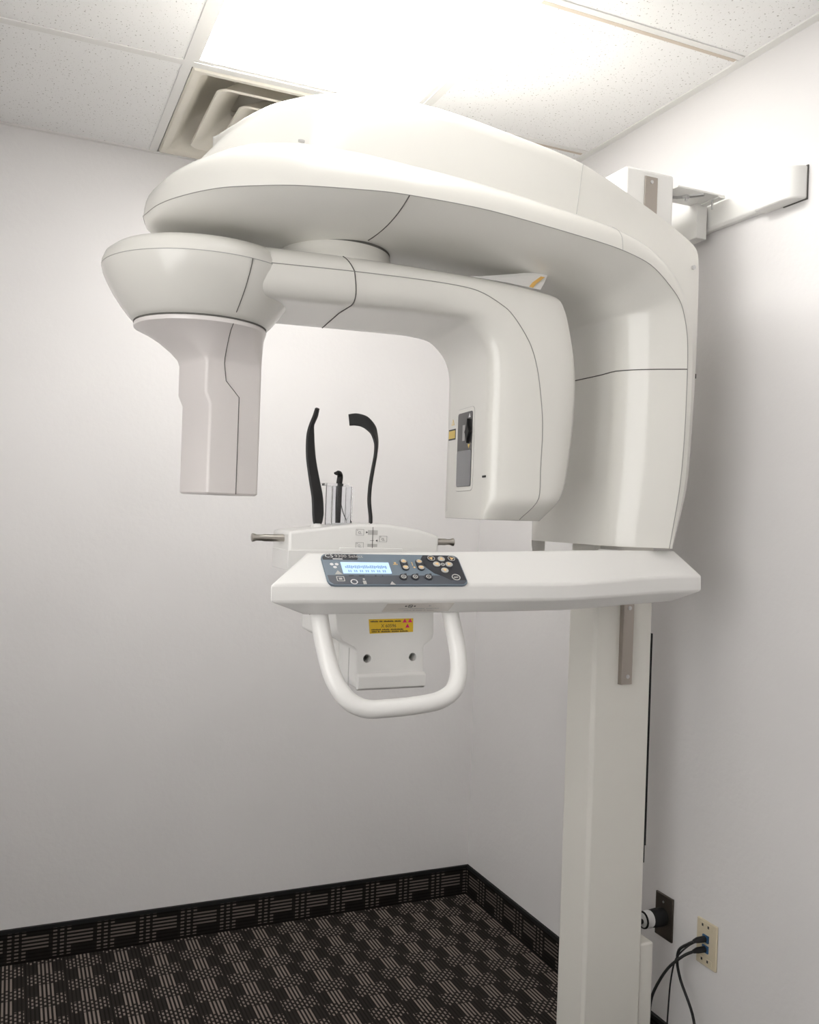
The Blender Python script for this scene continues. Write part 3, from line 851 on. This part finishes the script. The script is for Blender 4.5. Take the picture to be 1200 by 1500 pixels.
def icon(cx, cz): return join(fc.frame_rect(cx, cz, .0155, .0115, .0007, 0, .0004), fc.ring(cx - .001, cz - .0005, .0017, .0026, 0, .0004, 10), fc.rect(cx - .005, cz + .0035, .0016, .0016, 0, .0004), fc.rect(cx + .002, cz - .003, .005, .0008, 0, .0004))
obj('instruction_icon', icon(-.9195, 1.309), M['print_grey'], chin)
obj('instruction_icon', icon(-.871, 1.297), M['print_grey'], chin)
obj('instruction_icon', icon(-.9195, 1.2835), M['print_grey'], chin)

# temple supports: flat curved black blades
def blade(path_pts, widths, thick, twist):
    path_ = catmull(path_pts, 6); n = len(path_); rows_ = []
    for i, p in enumerate(path_):
        t = (path_[min(i + 1, n - 1)] - path_[max(i - 1, 0)]).normalized()
        f = i / (n - 1)
        kk = f * (len(widths) - 1); j = min(int(kk), len(widths) - 2)
        wd = lerp(widths[j], widths[j + 1], kk - j); tw = Vector(twist[j]).lerp(Vector(twist[j + 1]), kk - j) if isinstance(twist[0], tuple) else math.radians(lerp(twist[j], twist[j + 1], kk - j))
        side = (tw if isinstance(tw, Vector) else Vector((math.cos(tw), math.sin(tw), 0))); side = (side - t * side.dot(t)).normalized()
        nn = t.cross(side)
        r = []
        for k in range(14):
            a = 2 * math.pi * k / 14
            ca, sa = math.cos(a), math.sin(a)
            r.append(p + side * (wd / 2 * math.copysign(abs(ca) ** .6, ca)) + nn * (thick / 2 * math.copysign(abs(sa) ** .8, sa)))
        rows_.append(r)
    return loft(rows_, True, True, True)
def px(x, y, yy):    # helper used only to lay out the blades in their own plane
    return (x, yy, y)
obj('temple_support', blade([(-.995, -1.19, 1.316), (-.994, -1.19, 1.328), (-.994, -1.19, 1.345), (-.996, -1.188, 1.375), (-1.003, -1.186, 1.41), (-1.010, -1.184, 1.45), (-1.0125, -1.184, 1.485), (-1.012, -1.187, 1.51), (-1.008, -1.196, 1.528), (-1.007, -1.204, 1.542)], [.011, .020, .024, .024, .023, .021, .019, .016, .010, .012, .009], .008, [(1, .1, 0)] * 8 + [(.8, .5, 0), (.7, .6, 0), (.6, .7, 0)]), M['black_rubber'], chin, smooth=60)
obj('temple_support', blade([(-.884, -1.19, 1.320), (-.885, -1.19, 1.340), (-.889, -1.19, 1.370), (-.888, -1.19, 1.40), (-.884, -1.19, 1.43), (-.879, -1.19, 1.462), (-.8785, -1.19, 1.487), (-.886, -1.188, 1.511), (-.901, -1.183, 1.526), (-.917, -1.178, 1.530), (-.931, -1.173, 1.5285)], [.022, .023, .023, .022, .022, .022, .022, .024, .026, .026, .024], .0075, [(.30, .95, 0)] * 5 + [(.35, .9, .1), (.5, .8, .35), (.45, .5, .8), (.1, .3, 1), (0, .25, 1), (0, .25, 1)]), M['black_rubber'], chin, smooth=60)
obj('support_socket', xf(lathe([(.013, 0), (.011, .009), (.006, .012)], (0, 0), 24), lambda v: Vector((-.995 + v.x, -1.19 + v.y, 1.311 + v.z))), M['plastic_white'], chin, smooth=50)
obj('support_socket', xf(lathe([(.012, 0), (.010, .006)], (0, 0), 24), lambda v: Vector((-.884 + v.x, -1.19 + v.y, 1.321 + v.z))), M['plastic_white'], chin, smooth=50)
# clear chin guard and bite rod
def shellbox(x0, x1, y0, y1, z0, z1, t):
    return join(box(x0, x0 + t, y0, y1, z0, z1), box(x1 - t, x1, y0, y1, z0, z1), box(x0 + t, x1 - t, y1 - t, y1, z0, z1), box(x0 + t, x1 - t, y0, y0 + t, z0, z1))
obj('chin_guard', join(shellbox(-.966, -.922, -1.185, -1.150, 1.320, 1.397, .003), box(-.976, -.930, -1.187, -1.150, 1.397, 1.402)), M['acrylic'], chin)
obj('bite_rod', blade([(-.9445, -1.165, 1.325), (-.9445, -1.165, 1.36), (-.944, -1.165, 1.40), (-.943, -1.166, 1.414), (-.945, -1.170, 1.421), (-.951, -1.176, 1.423), (-.957, -1.180, 1.421)], [.010, .012, .012, .011, .009, .005], .009, [0, 0, 0, 0, 20, 40]), M['black_rubber'], chin, smooth=60)
obj('bite_cord', tube(catmull([(-.938, -1.16, 1.365), (-.932, -1.16, 1.345), (-.922, -1.16, 1.325)], 4), .0009, 5), M['black_rubber'], chin)

# ---- block under the shelf with the rating stickers
blk = [(-.993, 1.19), (-.793, 1.19), (-.790, 1.125), (-.792, 1.112), (-.808, 1.100), (-.811, 1.094), (-.809, 1.040), (-.806, 1.022), (-.942, 1.022), (-.946, 1.040), (-.946, 1.094), (-.952, 1.100), (-.975, 1.112), (-.986, 1.132)]
under_b = obj('support_block', prism(blk, 'y', -1.30, -1.20), M['plastic_white'], root, bevel=.003, seg=2)
obj('rear_block', prism([(-1.000, 1.20), (-.80, 1.20), (-.80, 1.02), (-.955, 1.02), (-.955, 1.09), (-1.000, 1.115)], 'y', -1.20, -1.13), M['plastic_white'], under_b, bevel=.003)
obj('joint_line', box(-.9468, -.9455, -1.262, -1.2595, 1.022, 1.093), M['print_pale'], under_b)
obj('lip', prism([(-1.3015, 1.050), (-1.308, 1.046), (-1.308, 1.024), (-1.301, 1.020), (-1.296, 1.020), (-1.296, 1.050)], 'x', -.944, -.808), M['plastic_white'], under_b, bevel=.0015)
fu = Frame((0, -1.3002, 0), (1, 0, 0), (0, 0, 1))
def bore(o, x, z, r, y0, y1):
    # cut a real round hole into the block, then drop the cutter
    v, f = tube([(x, y0, z), (x, y1, z)], r, 24)
    me = bpy.data.meshes.new('cut'); me.from_pydata([Vector(p) - org(o) for p in v], [], f)
    bm = bmesh.new(); bm.from_mesh(me); bmesh.ops.recalc_face_normals(bm, faces=bm.faces); bm.to_mesh(me); bm.free()
    c = bpy.data.objects.new('cut', me); COL.objects.link(c)
    c.location = org(o)
    md = o.modifiers.new('bore', 'BOOLEAN'); md.operation = 'DIFFERENCE'; md.object = c; md.solver = 'EXACT'
    dg = bpy.context.evaluated_depsgraph_get(); dg.update()
    new = bpy.data.meshes.new_from_object(o.evaluated_get(dg))
    o.modifiers.clear(); o.data = new
    new.set_sharp_from_angle(angle=math.radians(40))
    bpy.data.objects.remove(c); bpy.data.meshes.remove(me)
bpy.context.view_layer.update()
for x in (-.925, -.833):
    bore(under_b, x, 1.078, .0078, -1.32, -1.272)
    obj('bolt_hole', tube([(x, -1.2725, 1.078), (x, -1.2715, 1.078)], .0077, 24), M['hole'], under_b)
st = obj('hazard_sticker', fu.plate([(-.925, 1.1505), (-.835, 1.1510), (-.8345, 1.1255), (-.922, 1.1240)], .0002, .0008), M['sticker_yellow'], under_b)
obj('sticker_lettering', fu.text('X 60596', -.900, 1.1350, .0088, .0010), M['print_black'], under_b)
obj('sticker_lettering', dash_row(fu, -.9215, -.860, 1.1452, .0026, .0010, (7, 3, 9, 6)), M['print_black'], under_b)
obj('sticker_lettering', dash_row(fu, -.9195, -.855, 1.1300, .0024, .0010, (9, 7, 12)), M['print_black'], under_b)
obj('sticker_lettering', dash_row(fu, -.9190, -.845, 1.1264, .0023, .0010, (5, 2, 9, 7, 8)), M['print_black'], under_b)
for x, z in ((-.8525, 1.1468), (-.8415, 1.1470), (-.8465, 1.1372)):
    obj('trefoil_blade', fu.plate([(x, z + .004), (x - .0045, z - .0033), (x + .0045, z - .0033)], .0010, .0012), M['magenta'], under_b)
# clear label on the sloping underside of the shelf front
fl = Frame((0, -1.391, 1.1815), (1, 0, 0), (0, -.028, .024))
if fl.n.y > 0: fl.n = -fl.n
obj('rating_label', fl.plate([(-.930, .014), (-.800, .014), (-.803, -.012), (-.933, -.012)], 0, .0006), M['sticker_pale'], shelf_o)
obj('label_mark', join(fl.ring(-.884, .0055, .0038, .0048, .0006, .0009, 16), fl.rect(-.8855, .0058, .0012, .004, .0006, .0009), fl.rect(-.8825, .0052, .0012, .004, .0006, .0009), fl.rect(-.8925, .0055, .003, .003, .0006, .0009), fl.rect(-.8755, .0055, .003, .003, .0006, .0009)), M['print_black'], shelf_o)
obj('label_mark', fl.plate([(-.842, .0065), (-.848, .0085), (-.848, .0045)], .0006, .0009), M['print_grey'], shelf_o)
obj('label_lettering', dash_row(fl, -.905, -.825, -.0030, .0026, .0008, (7, 10, 9)), M['print_grey'], shelf_o)
obj('label_lettering', dash_row(fl, -.893, -.832, -.0085, .0024, .0008, (5, 1, 4, 1, 5)), M['print_grey'], shelf_o)

# ---- grab handle
hp_ = catmull([(-1.038, -1.345, 1.19), (-1.038, -1.355, 1.160), (-1.033, -1.380, 1.105), (-1.024, -1.402, 1.062), (-1.004, -1.416, 1.030), (-.972, -1.422, 1.014), (-.925, -1.424, 1.013), (-.88, -1.423, 1.015), (-.835, -1.420, 1.020), (-.802, -1.412, 1.035), (-.786, -1.400, 1.065), (-.782, -1.383, 1.105), (-.784, -1.357, 1.160), (-.786, -1.345, 1.19)], 6)
handle = obj('grab_handle', tube(hp_, .0158, 20), M['plastic_white'], root, smooth=60)
obj('handle_socket', tube([(-1.038, -1.352, 1.168), (-1.038, -1.350, 1.1745)], .0170, 20), M['groove'], handle, smooth=40)

# ------------------------------------------------------------------ things by the machine
# creased sheet of paper tucked on top of the gantry
pp = thing('folded_paper_tag', G(.24, 0, 1.832), 'creased white paper tag with an orange stripe tucked on the gantry arm', 'paper tag')
pr = [[G(.255, -.112, 1.8305), G(.335, -.112, 1.8265), G(.412, -.112, 1.8195)], [G(.275, -.100, 1.8345), G(.355, -.098, 1.8425), G(.428, -.096, 1.8395)], [G(.30, -.090, 1.839), G(.385, -.084, 1.858), G(.445, -.078, 1.866)]]
V_, F_ = loft(pr)
nV = len(V_)
obj('sheet', (V_ + [Vector(v) + Vector((.0004, .0006, .0006)) for v in V_], F_ + [tuple(i + nV for i in reversed(f)) for f in F_]), M['paper'], pp)
so = Vector((0, -.0022, .0006))
obj('orange_stripe', loft([[G(.385, -.1125, 1.822) + so, G(.396, -.104, 1.834) + so, G(.420, -.092, 1.852) + so], [G(.394, -.1125, 1.8205) + so, G(.405, -.104, 1.8325) + so, G(.430, -.091, 1.8515) + so]]), M['paper_orange'], pp)

# wall rail behind the machine
rl = thing('wall_rail', (0, -1.1, 2.05), 'white horizontal mounting rail with rounded end cap on the right wall', 'wall rail')
obj('rail_bar', prism([(0, 2.054), (-.016, 2.054), (-.022, 2.060), (-.022, 2.112), (-.016, 2.118), (0, 2.118)], 'y', -1.33, -.74), M['rail'], rl, bevel=.002)
capo = [(0, -1.424), (-.008, -1.424), (-.020, -1.420), (-.030, -1.411), (-.036, -1.398), (-.038, -1.380), (-.038, -1.312), (-.030, -1.306), (0, -1.306)]
obj('end_cap', prism(capo, 'z', 2.050, 2.121), M['rail'], rl, bevel=.004, seg=3)
obj('joint_gap', box(-.003, 0, -1.4255, -1.36, 2.0485, 2.1222), M['groove'], rl)
obj('cross_plate', box(-.06, -.028, -1.15, -1.06, 2.03, 2.12), M['rail'], rl, bevel=.002)

# power outlet and plug
po = thing('power_outlet', (0, -1.05, .31), 'dark brown steel power outlet plate behind the machine column', 'power outlet')
obj('faceplate', box(-.006, 0, -1.083, -1.019, .306, .414), M['brown_steel'], po, bevel=.002)
fw_ = Frame((-.006, -1.05, .36), (0, -1, 0), (0, 0, 1))
obj('socket_face', fw_.disc(0, 0, .021, 0, .002, 24), M['black'], po)
obj('screw', fw_.disc(0, .036, .003, 0, .0015, 10), M['screw'], po)
pg = thing('power_plug', (-.01, -1.05, .36), 'black and white power plug with black cord in the dark outlet', 'power plug')
def xtube(prof, y, z, n=24, yk=0.0): return tube([(x, y + yk * x, z) for x, r in prof], [r for x, r in prof], n)
obj('plug_body', xtube([(-.008, .0215), (-.022, .0225), (-.040, .0215), (-.046, .019)], -1.05, .36), M['black'], pg, smooth=40)
obj('plug_clamp', xtube([(-.046, .020), (-.052, .0215), (-.066, .0205), (-.070, .017)], -1.05, .36, 20), M['print_white'], pg, smooth=40)
obj('plug_band', xtube([(-.0665, .0212), (-.0695, .0208)], -1.05, .36, 20), M['black'], pg, smooth=40)
obj('cord', tube(catmull([(-.066, -1.05, .358), (-.085, -1.045, .352), (-.105, -1.03, .335), (-.12, -1.01, .28), (-.12, -1.0, .15), (-.11, -1.0, .01)], 6), .006, 10), M['cable'], pg, smooth=60)

# data outlet
do = thing('data_outlet', (0, -1.203, .31), 'ivory data outlet plate with two blue jacks on the right wall', 'data outlet')
obj('faceplate', box(-.006, 0, -1.236, -1.170, .306, .412), M['ivory'], do, bevel=.0025, seg=3)
fd = Frame((-.006, -1.203, .36), (0, -1, 0), (0, 0, 1))
for z in (.040, -.040):
    obj('label_slot', fd.rect(0, z, .040, .012, 0, .0012), M['ivory'], do, bevel=.0004)
    for dx in (-.012, .007):
        obj('slot_mark', fd.rect(dx, z + .0005, .005, .006, .0012, .0015), M['print_black'], do)
for z in (.012, -.012):
    obj('jack', fd.rect(0, z, .019, .017, 0, .004), M['blue_jack'], do, bevel=.0006)

def plug_cable(name, pts, r, label, zj):
    t = thing(name, (-.02, -1.203, 0.02), label, 'cable', 'black data cables')
    if zj is not None:
        obj('connector', tube([(-.010, -1.203, zj), (-.030, -1.2, zj - .001), (-.040, -1.197, zj - .004)], [.0075, .007, .004], 8), M['cable'], t, smooth=30)
    obj('cord', tube(catmull(pts, 6), r, 8), M['cable'], t, smooth=60)
plug_cable('data_cable', [(-.030, -1.2, .371), (-.043, -1.188, .360), (-.048, -1.160, .333), (-.049, -1.156, .300), (-.046, -1.167, .262), (-.040, -1.203, .20), (-.04, -1.225, .12), (-.04, -1.23, .006)], .0035, 'black cable from the upper jack curving to the right in front of the wall', .372)
plug_cable('data_cable', [(-.030, -1.2, .347), (-.055, -1.187, .334), (-.078, -1.165, .302), (-.09, -1.145, .262), (-.10, -1.13, .215), (-.102, -1.125, .16), (-.10, -1.12, .06), (-.09, -1.12, .006)], .0035, 'black cable from the lower jack looping left toward the machine base', .348)
plug_cable('thin_data_cable', [(-.018, -1.198, .369), (-.045, -1.185, .352), (-.062, -1.165, .315), (-.066, -1.155, .26), (-.066, -1.15, .20), (-.07, -1.15, .10), (-.07, -1.15, .004)], .0020, 'thin black cable hanging between the two thicker data cables', None)
